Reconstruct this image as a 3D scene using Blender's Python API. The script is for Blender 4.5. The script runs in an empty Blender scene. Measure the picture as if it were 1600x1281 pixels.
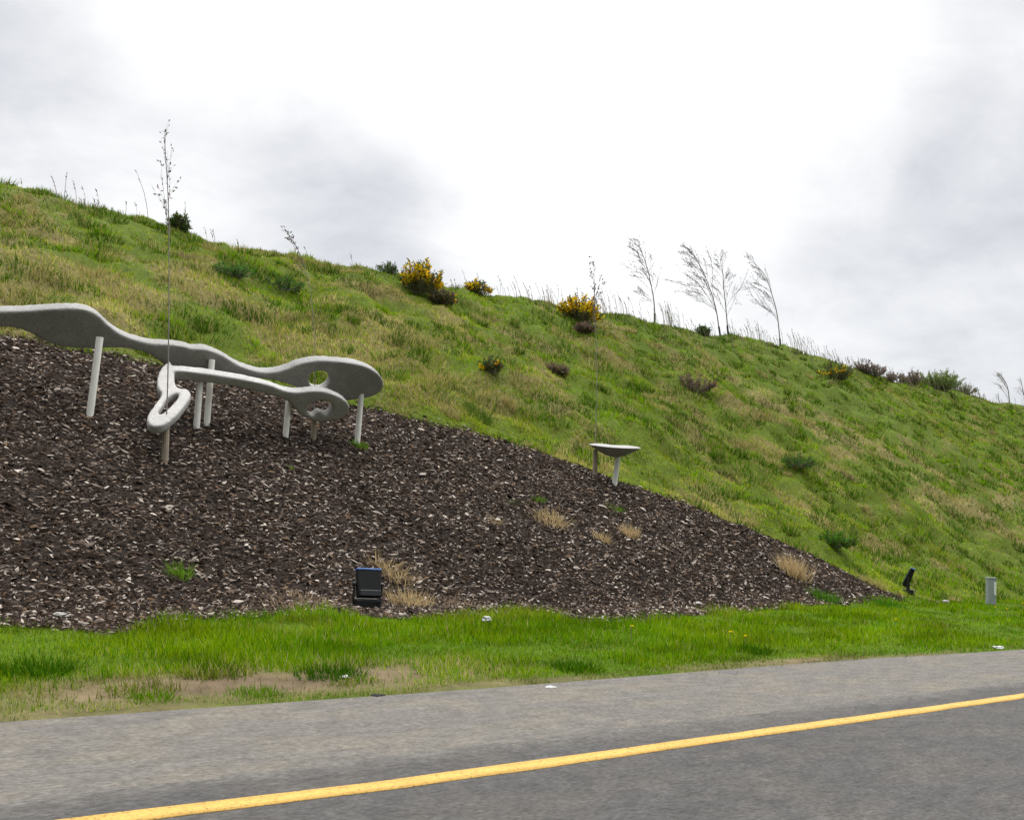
import bpy, bmesh, math, random
import numpy as np
from mathutils import Vector, Matrix, noise as mnoise

# ------------------------------------------------------------------ camera
SC = bpy.context.scene
COL = SC.collection
PW, PH, FPX, CAMH = 1600.0, 1281.0, 1500.0, 1.30
PITCH, YAW, ROLL = math.radians(6.80747859), math.radians(50.25864396), math.radians(4.0)
_F = np.array([math.cos(YAW), math.sin(YAW), 0.]); _R = np.array([math.sin(YAW), -math.cos(YAW), 0.]); _Z = np.array([0, 0, 1.])
CF = _F*math.cos(PITCH) + _Z*math.sin(PITCH)
_UP = -_F*math.sin(PITCH) + _Z*math.cos(PITCH)
CR = _R*math.cos(ROLL) + _UP*math.sin(ROLL)
CU = -_R*math.sin(ROLL) + _UP*math.cos(ROLL)
CO = np.array([0, 0, CAMH])
cd = bpy.data.cameras.new('camera'); cam = bpy.data.objects.new('camera', cd); COL.objects.link(cam)
cd.sensor_width = 36; cd.lens = FPX/PW*36; cd.clip_start = .05; cd.clip_end = 3000
cam.matrix_world = Matrix(((CR[0], CU[0], -CF[0], 0), (CR[1], CU[1], -CF[1], 0), (CR[2], CU[2], -CF[2], CAMH), (0, 0, 0, 1)))
SC.camera = cam

def ray(px, py):
    d = CF*FPX + CR*(px-PW/2) - CU*(py-PH/2)
    return d/np.linalg.norm(d)

# ------------------------------------------------------------------ sky and sun
SUN_AZ_DIR = ray(860, 300)                                   # bright part of the cloud cover
sun_el = math.radians(65)
sun_az = math.atan2(SUN_AZ_DIR[1], SUN_AZ_DIR[0])
sdir = Vector((math.cos(sun_az)*math.cos(sun_el), math.sin(sun_az)*math.cos(sun_el), math.sin(sun_el)))
sl = bpy.data.lights.new('sun', 'SUN'); sl.energy = 1.5; sl.angle = math.radians(30); sl.color = (1, .96, .9)
so = bpy.data.objects.new('sun', sl); COL.objects.link(so); so.rotation_euler = sdir.to_track_quat('Z', 'Y').to_euler()

world = bpy.data.worlds.new('World'); SC.world = world; world.use_nodes = True
nt = world.node_tree; N = nt.nodes; L = nt.links; N.clear()
def wn(t, **k):
    n = N.new(t)
    for a, b in k.items(): setattr(n, a, b)
    return n
def wmath(op, a, b=None, c=None, clamp=False):
    n = wn('ShaderNodeMath', operation=op, use_clamp=clamp)
    for i, v in enumerate((a, b, c)):
        if v is None: continue
        if isinstance(v, (int, float)): n.inputs[i].default_value = v
        else: L.new(v, n.inputs[i])
    return n.outputs[0]
tc = wn('ShaderNodeTexCoord')
DIRV = tc.outputs['Generated']
# flatten clouds: project direction on a cloud deck
sep = wn('ShaderNodeSeparateXYZ'); L.new(DIRV, sep.inputs[0])
den = wmath('ADD', wmath('MAXIMUM', sep.outputs[2], 0.0), .32)
comb = wn('ShaderNodeCombineXYZ')
L.new(wmath('DIVIDE', sep.outputs[0], den), comb.inputs[0]); L.new(wmath('DIVIDE', sep.outputs[1], den), comb.inputs[1])
def wnoise(scale, detail, rough, off, dist=0.):
    mp = wn('ShaderNodeMapping'); L.new(comb.outputs[0], mp.inputs[0]); mp.inputs['Location'].default_value = off
    n = wn('ShaderNodeTexNoise'); n.inputs['Scale'].default_value = scale; n.inputs['Detail'].default_value = detail
    n.inputs['Roughness'].default_value = rough; n.inputs['Distortion'].default_value = dist
    L.new(mp.outputs[0], n.inputs['Vector']); return n.outputs[0]
n1 = wnoise(2.0, 8, .58, (3.1, 1.7, 0), .35)
n2 = wnoise(4.5, 6, .6, (7.3, 2.2, 4), .2)
nz = wmath('ADD', wmath('MULTIPLY', wmath('SUBTRACT', n1, .5), 1.0), wmath('MULTIPLY', wmath('SUBTRACT', n2, .5), .55))
def blob(px, py, rad, amp):
    d = ray(px, py)
    dt = wn('ShaderNodeVectorMath', operation='DISTANCE'); L.new(DIRV, dt.inputs[0]); dt.inputs[1].default_value = tuple(d)
    e = wmath('DIVIDE', dt.outputs['Value'], rad)
    g = wmath('EXPONENT', wmath('MULTIPLY', wmath('MULTIPLY', e, e), -1.0))
    return wmath('MULTIPLY', g, amp)
val = wmath('ADD', wmath('MULTIPLY', nz, .72), .83)
for b in [
        (760, 40, .34, .34), (900, 340, .10, .14), (1150, 280, .17, .16), (560, 110, .14, .10), (1330, 60, .25, .10), (330, 60, .22, .20), (130, 90, .14, .08),
        (520, 290, .115, -.30), (400, 260, .09, -.16), (660, 300, .07, -.16), (790, 285, .05, -.10), (560, 360, .07, -.10), (40, 240, .13, -.16), (210, 250, .08, -.08), (20, 60, .08, -.08),
        (1500, 330, .16, -.10), (1330, 480, .14, -.08), (1070, 215, .05, -.10), (1430, 240, .05, -.08), (1250, 420, .06, -.05), (1050, 30, .06, .05)]:
    val = wmath('ADD', val, blob(*b))
# overcast dome: zenith, out of view, boosted to brighten the sculpture tops
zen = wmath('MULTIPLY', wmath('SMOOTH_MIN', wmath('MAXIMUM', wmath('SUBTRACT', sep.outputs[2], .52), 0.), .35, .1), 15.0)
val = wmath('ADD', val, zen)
# unseen sky away from the sun is dimmed to darken the sculpture faces
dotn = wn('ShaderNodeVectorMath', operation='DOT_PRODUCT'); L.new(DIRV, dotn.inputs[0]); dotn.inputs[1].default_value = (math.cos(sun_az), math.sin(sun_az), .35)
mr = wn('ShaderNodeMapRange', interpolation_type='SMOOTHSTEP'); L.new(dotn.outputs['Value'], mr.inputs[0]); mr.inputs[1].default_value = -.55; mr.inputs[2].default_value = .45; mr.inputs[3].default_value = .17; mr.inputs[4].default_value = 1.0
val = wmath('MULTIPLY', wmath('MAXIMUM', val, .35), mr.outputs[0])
ramp = wn('ShaderNodeMapRange'); L.new(val, ramp.inputs[0]); ramp.inputs[1].default_value = .55; ramp.inputs[2].default_value = 1.0
mixc = wn('ShaderNodeMix', data_type='RGBA'); L.new(ramp.outputs[0], mixc.inputs['Factor'])
mixc.inputs['A'].default_value = (.93, .955, 1.02, 1); mixc.inputs['B'].default_value = (1.0, .995, .99, 1)
vm = wn('ShaderNodeVectorMath', operation='SCALE'); L.new(mixc.outputs['Result'], vm.inputs[0]); L.new(val, vm.inputs['Scale'])
skyt = wn('ShaderNodeTexSky', sky_type='NISHITA'); skyt.sun_disc = False
skyt.sun_elevation = sun_el; skyt.sun_rotation = math.pi/2 - sun_az
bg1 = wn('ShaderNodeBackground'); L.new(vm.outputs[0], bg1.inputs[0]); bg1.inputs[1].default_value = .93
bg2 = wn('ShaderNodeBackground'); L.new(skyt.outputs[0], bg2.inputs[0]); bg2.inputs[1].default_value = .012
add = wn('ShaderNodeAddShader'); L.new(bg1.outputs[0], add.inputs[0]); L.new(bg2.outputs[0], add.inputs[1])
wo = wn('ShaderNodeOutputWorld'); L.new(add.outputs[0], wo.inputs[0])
SC.view_settings.view_transform = 'Standard'; SC.view_settings.look = 'None'; SC.view_settings.exposure = 0.0; SC.view_settings.gamma = 1
SC.cycles.max_bounces = 6; SC.cycles.diffuse_bounces = 3; SC.cycles.transmission_bounces = 3

# ------------------------------------------------------------------ noise, terrain
rng = np.random.default_rng(7)
random.seed(7)
def _h(ix, iy, s):
    v = np.sin(ix*127.1 + iy*311.7 + s*74.7)*43758.5453
    return v - np.floor(v)
def vn(x, y, s=0):
    x = np.asarray(x, float); y = np.asarray(y, float)
    ix, iy = np.floor(x), np.floor(y); fx, fy = x-ix, y-iy
    fx = fx*fx*(3-2*fx); fy = fy*fy*(3-2*fy)
    a, b, c, d = _h(ix, iy, s), _h(ix+1, iy, s), _h(ix, iy+1, s), _h(ix+1, iy+1, s)
    return (a*(1-fx)+b*fx)*(1-fy) + (c*(1-fx)+d*fx)*fy
def fbm(x, y, s=0, o=4):
    r = 0; a = .5; t = 0
    for i in range(o):
        r = r + a*vn(np.asarray(x)*2**i + 17.3*i, np.asarray(y)*2**i + 9.1*i, s+i); t += a; a *= .5
    return r/t
def sstep(a, b, x):
    t = np.clip((np.asarray(x, float)-a)/(b-a), 0, 1); return t*t*(3-2*t)

EDGE_Y = 6.10                                                # edge of the asphalt
FX = [-60, 2, 8, 12, 18, 22, 27, 50, 400]; FY = [8.6, 9.0, 9.55, 9.25, 9.6, 10.5, 10.9, 11.4, 11.4]
def foot(x): return np.interp(x, FX, FY)
def ycrest(x): return 27 + .07*np.clip(np.asarray(x, float)-8, 0, 120)
ZX = [-60, 4.9, 7.3, 9.5, 12, 17, 23, 32, 43, 53, 69, 84, 140, 400]
ZC = [9.3, 9.35, 9.35, 9.35, 9.50, 9.75, 10.2, 10.95, 11.75, 12.0, 12.9, 13.95, 14.5, 14.5]
def zcrest(x): return np.interp(x, ZX, ZC)
MX = [-40, -6, -1, 3.2, 6.5, 9.84, 12.5, 15.08, 17, 18.84, 20.07, 21.6, 22.6]; MY = [12, 14.5, 15.8, 16.2, 16.2, 15.7, 14.9, 13.78, 12.75, 11.54, 10.75, 10.55, 10.3]
def mulch_top(x): return np.interp(x, MX, MY) + .35*(fbm(np.asarray(x)*1.3, 0*np.asarray(x)+3.3, 5)-.5)
VX = [-60, -3, 1.5, 2, 2.31, 2.67, 3.04, 3.6, 5.5, 6.05, 7.2, 7.7, 8.1, 8.5, 9.4, 10.5, 12, 14, 15.8, 18, 20.5, 22, 27, 50, 400]
VY = [8.6, 8.6, 8.6, 8.5, 8.3, 8.15, 8.4, 8.75, 8.95, 8.8, 8.95, 9.1, 9.25, 8.45, 8.45, 8.75, 8.95, 9.5, 9.7, 10.1, 10.4, 10.4, 10.8, 11.4, 11.4]
def verge_top(x): return np.interp(x, VX, VY) + .30*(fbm(np.asarray(x)*1.3, 0*np.asarray(x)+8.3, 11, 3)-.5)
def is_mulch(x, y):
    x = np.asarray(x, float); return (y > verge_top(x)) & (y < mulch_top(x)) & (x < 22.6)
def terrain(x, y, fine=True):
    x = np.asarray(x, float); y = np.asarray(y, float)
    f = foot(x); yc = ycrest(x); zc = zcrest(x)
    s = (zc-.25)/(yc-f)
    verge = .25*sstep(EDGE_Y-.2, f, y) - .01
    pl = np.maximum(y-f, 0); pl = np.where(pl < 1.0, pl*pl*.5, pl-.5)*1.0
    slope = verge + s*pl*(1 + .5/np.maximum(yc-f, 1))
    k = 1.6
    top = zc - .05*(y-yc)
    top = np.where(y > yc+60, zc-3, top)
    hh = np.clip(.5+.5*(top-slope)/k, 0, 1)
    z = top*(1-hh) + slope*hh - k*hh*(1-hh)
    g = sstep(.3, 3.0, y-f)
    m = sstep(-.3, .8, y-mulch_top(x)) * 1.0
    m = np.where(x > 23, g, m*g)
    z = z + m*(.75*(fbm(x*.16, y*.16, 21, 3)-.5) + .62*(fbm(x*.75, y*.9, 31, 3)-.5))
    if fine: z = z + m*.24*(vn(x*2.6, y*2.8, 41)-.5) + sstep(.2, 1., y-EDGE_Y)*.05*(vn(x*1.8, y*2.2, 43)-.5)
    z = np.where(y < -9, -.02, z)
    return z
def at(px, py):
    """the point where the line of sight meets the ground"""
    d = ray(px, py); t = np.concatenate([np.arange(2, 40, .02), np.arange(40, 140, .05)])
    P = CO[None]+t[:, None]*d[None]
    below = P[:, 2] < terrain(P[:, 0], P[:, 1])
    i = int(np.argmax(below)) if below.any() else len(t)-1
    p = P[i]; return Vector((p[0], p[1], float(terrain(p[0], p[1]))))
def at_crest(px, back=.4):
    """ground point on the crest of the bank in that direction"""
    y = 640
    for py in range(150, 760, 2):
        d = ray(px, py); t = np.arange(8, 140, .1); P = CO[None]+t[:, None]*d[None]
        b = P[:, 2] < terrain(P[:, 0], P[:, 1])
        if b.any():
            p = P[int(np.argmax(b))]; break
    p = p + back*np.array([d[0], d[1], 0])
    return Vector((p[0], p[1], float(terrain(p[0], p[1]))))

# ------------------------------------------------------------------ materials
def mat(name, fn):
    m = bpy.data.materials.new(name); m.use_nodes = True; t = m.node_tree; t.nodes.clear()
    out = t.nodes.new('ShaderNodeOutputMaterial'); fn(t, out); return m
class G:
    def __init__(s, t): s.t = t
    def n(s, ty, **k):
        x = s.t.nodes.new(ty)
        for a, b in k.items(): setattr(x, a, b)
        return x
    def l(s, a, b): s.t.links.new(a, b)
    def coord(s, scale=(1, 1, 1)):
        c = s.n('ShaderNodeTexCoord'); m = s.n('ShaderNodeMapping'); m.inputs['Scale'].default_value = scale
        s.l(c.outputs['Object'], m.inputs[0]); return m.outputs[0]
    def noise(s, vec, scale, detail=4, rough=.55):
        n = s.n('ShaderNodeTexNoise'); s.l(vec, n.inputs['Vector']); n.inputs['Scale'].default_value = scale
        n.inputs['Detail'].default_value = detail; n.inputs['Roughness'].default_value = rough; return n.outputs[0]
    def ramp(s, fac, stops):
        r = s.n('ShaderNodeValToRGB'); s.l(fac, r.inputs[0]); e = r.color_ramp.elements
        e[0].position, e[0].color = stops[0][0], (*stops[0][1], 1); e[1].position, e[1].color = stops[1][0], (*stops[1][1], 1)
        for p, c in stops[2:]:
            q = e.new(p); q.color = (*c, 1)
        return r.outputs[0]
    def mix(s, f, a, b, mode='MIX'):
        m = s.n('ShaderNodeMix', data_type='RGBA', blend_type=mode)
        for sock, v in ((m.inputs['Factor'], f), (m.inputs['A'], a), (m.inputs['B'], b)):
            if isinstance(v, (int, float)): sock.default_value = v
            elif isinstance(v, tuple): sock.default_value = (*v, 1)
            else: s.l(v, sock)
        return m.outputs['Result']
    def bsdf(s, out, color, rough=.8, bump=None, bstr=.3, bdist=.02, spec=.3, metal=0):
        b = s.n('ShaderNodeBsdfPrincipled')
        if isinstance(color, tuple): b.inputs['Base Color'].default_value = (*color, 1)
        else: s.l(color, b.inputs['Base Color'])
        b.inputs['Roughness'].default_value = rough; b.inputs['Specular IOR Level'].default_value = spec; b.inputs['Metallic'].default_value = metal
        if bump is not None:
            bp = s.n('ShaderNodeBump'); bp.inputs['Strength'].default_value = bstr; bp.inputs['Distance'].default_value = bdist
            s.l(bump, bp.inputs['Height']); s.l(bp.outputs[0], b.inputs['Normal'])
        s.l(b.outputs[0], out.inputs[0]); return b
def simple(name, c, rough=.7, var=.25, scale=6, spec=.3, bstr=.2, metal=0):
    def f(t, out):
        g = G(t); v = g.coord(); n = g.noise(v, scale, 5)
        col = g.mix(n, tuple(x*(1-var) for x in c), tuple(min(1, x*(1+var)) for x in c))
        g.bsdf(out, col, rough, g.noise(v, scale*6, 3), bstr, .01, spec, metal)
    return mat(name, f)
def leafmat(name, transl=.3, rough=.8):
    def f(t, out):
        g = G(t); a = g.n('ShaderNodeAttribute', attribute_name='tint')
        d = g.n('ShaderNodeBsdfDiffuse'); tr = g.n('ShaderNodeBsdfTranslucent'); mx = g.n('ShaderNodeMixShader'); mx.inputs[0].default_value = transl
        g.l(a.outputs['Color'], d.inputs[0]); g.l(a.outputs['Color'], tr.inputs[0]); g.l(d.outputs[0], mx.inputs[1]); g.l(tr.outputs[0], mx.inputs[2]); g.l(mx.outputs[0], out.inputs[0])
    return mat(name, f)
def m_ground(t, out):
    g = G(t); v = g.coord(); a = g.n('ShaderNodeAttribute', attribute_name='tint')
    n = g.noise(v, 9, 6, .65); c = g.mix(n, (.45, .45, .45), (1.5, 1.5, 1.5))
    col = g.mix(1.0, a.outputs['Color'], c, 'MULTIPLY')
    g.bsdf(out, col, .95, g.noise(v, 22, 5, .7), .7, .04, .1)
def asphalt(name, dark, lite, warm):
    def f(t, out):
        g = G(t); st = g.coord((.22, 1.6, 1)); v = g.coord((.55, 1, 1))
        big = g.noise(st, 1.3, 5, .6); fine = g.noise(v, 42, 3, .75); mid = g.noise(v, 9, 5, .7)
        c = g.mix(big, dark, lite)
        c = g.mix(g.ramp(g.noise(v, 2.2, 6, .6), [(.45, (0, 0, 0)), (.68, (1, 1, 1))]), c, warm)
        if name == 'lane_asphalt':                               # shoulder grit drifts over the seam
            sp = g.n('ShaderNodeSeparateXYZ'); g.l(g.coord(), sp.inputs[0])
            ad = g.n('ShaderNodeMath', operation='MULTIPLY_ADD'); g.l(g.noise(v, 3.5, 6, .7), ad.inputs[0]); ad.inputs[1].default_value = .55; g.l(sp.outputs[1], ad.inputs[2])
            sm = g.n('ShaderNodeMapRange', interpolation_type='SMOOTHSTEP'); g.l(ad.outputs[0], sm.inputs[0]); sm.inputs[1].default_value = 4.52; sm.inputs[2].default_value = 4.88
            c = g.mix(sm.outputs[0], c, (.092, .086, .078))
        c = g.mix(1.0, c, g.ramp(mid, [(.3, (.72, .72, .72)), (.7, (1.28, 1.28, 1.28))]), 'MULTIPLY')
        c = g.mix(1.0, c, g.ramp(fine, [(.28, (.55, .55, .55)), (.72, (1.45, 1.45, 1.45))]), 'MULTIPLY')
        g.bsdf(out, c, .9, fine, .6, .012, .25)
    return mat(name, f)
M = {}
M['ground'] = mat('ground', m_ground)
M['grass'] = leafmat('grass', .35); M['chips'] = leafmat('chips', 0.)
M['lane'] = asphalt('lane_asphalt', (.036, .0345, .034), (.066, .063, .060), (.064, .059, .053))
M['shoulder'] = asphalt('shoulder_asphalt', (.080, .0745, .067), (.116, .108, .097), (.120, .106, .086))
def m_line(t, out):
    g = G(t); v = g.coord((.5, 1.5, 1)); n = g.noise(v, 6, 6, .7)
    c = g.ramp(n, [(.3, (.37, .225, .048)), (.6, (.48, .29, .066))])
    sp = g.ramp(g.noise(g.coord((1, 1, 1)), 60, 3, .8), [(.36, (.42, .40, .37)), (.47, (1, 1, 1))])
    g.bsdf(out, g.mix(1., c, sp, 'MULTIPLY'), .75, n, .3, .01)
M['line'] = mat('line_paint', m_line)
def m_sculpt(t, out, k=1.0):
    g = G(t); v = g.coord()
    c = g.mix(g.ramp(g.noise(v, 2.5, 7, .65), [(.35, (0, 0, 0)), (.65, (1, 1, 1))]), tuple(x*k for x in (.33, .32, .305)), tuple(x*k for x in (.44, .435, .42)))
    c = g.mix(g.ramp(g.noise(v, 28, 4, .8), [(.45, (0, 0, 0)), (.72, (1, 1, 1))]), c, tuple(x*k for x in (.25, .24, .23)))
    g.bsdf(out, c, .75, g.noise(v, 40, 4, .7), .25, .01, .3)
M['sculpt'] = mat('cast_stone', m_sculpt); M['sculptshade'] = mat('shaded_stone', lambda t, out: m_sculpt(t, out, .74))  # second copy is the same stone, darkened to carry underside shade
M['post'] = simple('post_steel', (.78, .77, .72), .5, .15, 8)
M['stake'] = simple('stake_wood', (.30, .25, .19), .85, .3, 10)
M['bark'] = simple('sapling_bark', (.26, .23, .21), .85, .3, 12)
M['darkbark'] = simple('ridge_bark', (.22, .195, .185), .9, .3, 12)
M['guard'] = simple('guard_plastic', (.07, .065, .065), .7, .2, 12)
M['black'] = simple('black_metal', (.010, .011, .012), .45, .3, 9, .5)
M['greymetal'] = simple('grey_metal', (.012, .0125, .013), .75, .2, 9, .15)
M['blue'] = simple('blue_trim', (.07, .16, .42), .4, .15, 9, .5)
M['glass'] = simple('lens_glass', (.10, .11, .12), .12, .1, 9, .8)
M['markgrey'] = simple('marker_grey', (.30, .33, .34), .6, .15, 7)
M['white'] = simple('white_reflector', (.82, .83, .82), .5, .06, 7)
M['paper'] = simple('paper', (.45, .45, .44), .8, .1, 9)
M['stone'] = simple('pale_stone', (.3, .29, .27), .9, .2, 20)

# ------------------------------------------------------------------ mesh helpers
def tag(o, label=None, cat=None, group=None, kind=None):
    if label: o['label'] = label
    if cat: o['category'] = cat
    if group: o['group'] = group
    if kind: o['kind'] = kind
    return o
def link(name, me, m, parent=None):
    o = bpy.data.objects.new(name, me); COL.objects.link(o)
    if m: me.materials.append(m)
    if parent:
        o.parent = parent
    return o
def empty(name, loc, label, cat, group=None):
    o = bpy.data.objects.new(name, None); COL.objects.link(o); o.location = loc; o.empty_display_size = .2
    return tag(o, label, cat, group)
def np_mesh(name, V, faces, nv, tint=None, smooth=False):
    """V (n,3), faces (m,nv) int"""
    me = bpy.data.meshes.new(name); V = np.ascontiguousarray(V, dtype=np.float32)
    me.vertices.add(len(V)); me.vertices.foreach_set('co', V.ravel())
    F = np.ascontiguousarray(faces, dtype=np.int32); me.loops.add(F.size); me.loops.foreach_set('vertex_index', F.ravel())
    me.polygons.add(len(F)); me.polygons.foreach_set('loop_start', np.arange(0, F.size, nv, dtype=np.int32))
    me.polygons.foreach_set('loop_total', np.full(len(F), nv, dtype=np.int32))
    if smooth: me.polygons.foreach_set('use_smooth', np.ones(len(F), bool))
    me.update(calc_edges=True)
    if tint is not None:
        a = me.color_attributes.new('tint', 'FLOAT_COLOR', 'POINT')
        c = np.ones((len(V), 4), np.float32); c[:, :3] = tint; a.data.foreach_set('color', c.ravel())
    return me
def blades(P, h, w, lean, leanamt, tint, tiptint=None, seed=1):
    """triangular blades: base P, height h, width w, lean azimuth, lean amount"""
    r = np.random.default_rng(seed); n = len(P)
    fa = r.uniform(0, 2*np.pi, n)
    wd = np.stack([np.cos(fa), np.sin(fa), 0*fa], 1)*w[:, None]*.5
    tip = P + np.stack([np.cos(lean)*leanamt*h, np.sin(lean)*leanamt*h, h*np.sqrt(np.clip(1-leanamt**2, .05, 1))], 1)
    V = np.empty((n, 3, 3)); V[:, 0] = P-wd; V[:, 1] = P+wd; V[:, 2] = tip
    V[:, :2, 2] -= .02
    T = np.repeat(tint[:, None, :], 3, 1)
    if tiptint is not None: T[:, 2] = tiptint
    return V.reshape(-1, 3), np.arange(3*n).reshape(-1, 3), T.reshape(-1, 3)
class MB:
    """collects tubes, boxes and leaf triangles for ONE mesh"""
    def __init__(s): s.v = []; s.f = []; s.c = []; s.n = 0
    def add(s, V, F, c=(1, 1, 1)):
        s.v += [tuple(p) for p in V]; s.f += [tuple(i+s.n for i in q) for q in F]; s.c += [tuple(c)]*len(V); s.n += len(V)
    def tube(s, pts, rad, k=6, c=(1, 1, 1)):
        pts = [Vector(p) for p in pts]; m = len(pts); V = []; F = []
        if not isinstance(rad, (list, tuple)): rad = [rad]*m
        for i, p in enumerate(pts):
            t = (pts[min(i+1, m-1)]-pts[max(i-1, 0)]).normalized()
            a = t.orthogonal().normalized() if abs(t.z) < .99 or i == 0 else a
            if i == 0: a0 = a
            a = (a0 - t*a0.dot(t)).normalized(); a0 = a; b = t.cross(a)
            for j in range(k):
                th = 2*math.pi*j/k; V.append(p+(a*math.cos(th)+b*math.sin(th))*rad[i])
        for i in range(m-1):
            for j in range(k):
                F.append((i*k+j, i*k+(j+1) % k, (i+1)*k+(j+1) % k, (i+1)*k+j))
        F.append(tuple(range(k-1, -1, -1))); F.append(tuple((m-1)*k+j for j in range(k)))
        s.add(V, F, c)
    def leaf(s, p, d, l, w, c=(1, 1, 1)):
        p = Vector(p); d = Vector(d).normalized(); q = d.orthogonal().normalized(); q.rotate(Matrix.Rotation(random.uniform(0, 6.28), 3, d))
        s.add([p-q*w*.15, p+d*l*.5-q*w*.5, p+d*l, p+d*l*.5+q*w*.5], [(0, 1, 2, 3)], c)
    def build(s, name, m, parent=None, smooth=False):
        me = bpy.data.meshes.new(name); me.from_pydata(s.v, [], s.f)
        a = me.color_attributes.new('tint', 'FLOAT_COLOR', 'POINT'); c = np.ones((len(s.v), 4), np.float32); c[:, :3] = s.c; a.data.foreach_set('color', c.ravel())
        if smooth: me.polygons.foreach_set('use_smooth', np.ones(len(me.polygons), bool))
        me.update(); return link(name, me, m, parent)
def bbox_bm(parts, bev=.01, seg=2):
    """bevelled boxes: parts = [(centre, size, rotation matrix or None)]"""
    bm = bmesh.new()
    for c, s, r in parts:
        mt = Matrix.Translation(c) @ (r.to_4x4() if r else Matrix()) @ Matrix.Diagonal((*s, 1))
        bmesh.ops.create_cube(bm, size=1, matrix=mt)
    if bev: bmesh.ops.bevel(bm, geom=bm.edges[:], offset=bev, segments=seg, affect='EDGES', profile=.5)
    return bm
def bm_obj(name, bm, m, parent=None, smooth=False):
    me = bpy.data.meshes.new(name); bm.to_mesh(me); bm.free()
    if smooth: me.polygons.foreach_set('use_smooth', np.ones(len(me.polygons), bool))
    return link(name, me, m, parent)

# ------------------------------------------------------------------ ground, road
GREEN = np.array([.155, .275, .005]); GREEN2 = np.array([.05, .115, .006]); OLIVE = np.array([.255, .285, .025]); STRAW = np.array([.36, .31, .12]); BROWN = np.array([.15, .12, .06])
def patch_soil(x, y):
    """worn strip of dry thatch and soil beside the asphalt (0..1)"""
    a = np.exp(-((x-3.3)/1.9)**2 - ((y-6.62-.05*(x-3))/.30)**2)*1.35
    b = .62*np.exp(-((y-6.22)/.16)**2)*sstep(.40, .62, fbm(x*.5, y*2, 77, 3))
    c = np.exp(-((x-9.8)/1.3)**2 - ((y-6.3)/.2)**2)
    return np.clip(a+b+c+.5*(fbm(x*1.6, y*3, 71, 3)-.5)*(a+b+c > .1), 0, 1)
def hill_mix(x, y):
    """where the hillside is lush green, olive, dry straw or dark tussock"""
    big = fbm(x*.16+.1*y, y*.26, 51, 4); sm = fbm(x*.8, y*1.1, 57, 4)
    band = np.exp(-((y-mulch_top(x)-1.0)/1.3)**2)*(x < 22)          # dry fringe over the mulch
    straw = sstep(.50, .64, .42*big+.58*sm + .07*band - .045*sstep(26, 45, x) + .03*sstep(8, 20, x)*sstep(34, 24, x))
    dark = sstep(.54, .68, fbm(x*.8+40, y*1.2, 61, 3))
    lush = sstep(.45, .62, fbm(x*.3+9, y*.4, 67, 3))
    return straw, dark, lush
def hill_tint(x, y, r):
    straw, dark, lush = hill_mix(x, y)
    n = len(x); k = r.random(n)
    c = np.where((r.random(n) < .35+.5*lush)[:, None], GREEN[None], OLIVE[None])*1.0
    c = np.where((k < straw*.55+.05)[:, None], STRAW[None], c)
    c = np.where(((k > 1-dark*.65))[:, None], GREEN2[None], c)
    c = np.where((r.random(n) < .04)[:, None], BROWN[None], c)
    return c*r.uniform(.65, 1.35, n)[:, None]*(.45+1.08*fbm(x*.6+5, y*1.2, 97, 4))[:, None]
def grow(a, b, d0, g, mx):
    o = [a]; d = d0
    while o[-1] < b: o.append(o[-1]+d); d = min(d*g, mx)
    return o
xs = np.array(sorted(set([-v for v in grow(6, 900, .4, 1.12, 60)]) | set(np.arange(-6, 30, .2)) | set(grow(30, 110, .2, 1.015, .7)) | set(grow(111, 1500, .8, 1.12, 80))))
ys = np.array(sorted(set([-v for v in grow(9.5, 900, .8, 1.15, 60)]) | set(np.arange(-9, 5.5, 1.5)) | set(np.arange(5.6, 18, .16)) | set(np.arange(18, 36, .22)) | set(grow(36.2, 1500, .5, 1.12, 80))))
X, Y = np.meshgrid(xs, ys); Zt = terrain(X, Y)
Zt = np.where((Y < EDGE_Y) & (Y > -9.2), -.03, Zt)
nx, ny = len(xs), len(ys)
idx = np.arange(nx*ny).reshape(ny, nx)
F4 = np.stack([idx[:-1, :-1], idx[:-1, 1:], idx[1:, 1:], idx[1:, :-1]], -1).reshape(-1, 4)
xf, yf = X.ravel(), Y.ravel()
def gz(x, y):
    """height of the ground mesh itself"""
    x = np.asarray(x, float); y = np.asarray(y, float)
    i = np.clip(np.searchsorted(xs, x)-1, 0, len(xs)-2); j = np.clip(np.searchsorted(ys, y)-1, 0, len(ys)-2)
    u = (x-xs[i])/(xs[i+1]-xs[i]); v = (y-ys[j])/(ys[j+1]-ys[j])
    return (Zt[j, i]*(1-u)+Zt[j, i+1]*u)*(1-v)+(Zt[j+1, i]*(1-u)+Zt[j+1, i+1]*u)*v
rg = np.random.default_rng(3)
tint = np.tile(np.array([.068, .098, .010]), (len(xf), 1)) * rg.uniform(.8, 1.2, len(xf))[:, None]
stw, _, _ = hill_mix(xf, yf); tint = tint*(1-stw[:, None]*.7) + np.array([.17, .13, .06])*stw[:, None]*.7
mm = is_mulch(xf, yf); tint[mm] = (.022, .017, .014)
ps = patch_soil(xf, yf)*((yf > EDGE_Y-.2) & (yf < 8)); tint = tint*(1-ps[:, None]) + (np.array([.135, .10, .062])*(.55+.9*fbm(xf*2.5, yf*7, 88, 3))[:, None])*ps[:, None]
vg = (yf > EDGE_Y) & (yf < verge_top(xf)) & (ps < .2); tint[vg] = (.06, .105, .006)
o = link('ground', np_mesh('ground', np.stack([xf, yf, Zt.ravel()], 1), F4, 4, tint, True), M['ground']); tag(o, kind='structure')

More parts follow.
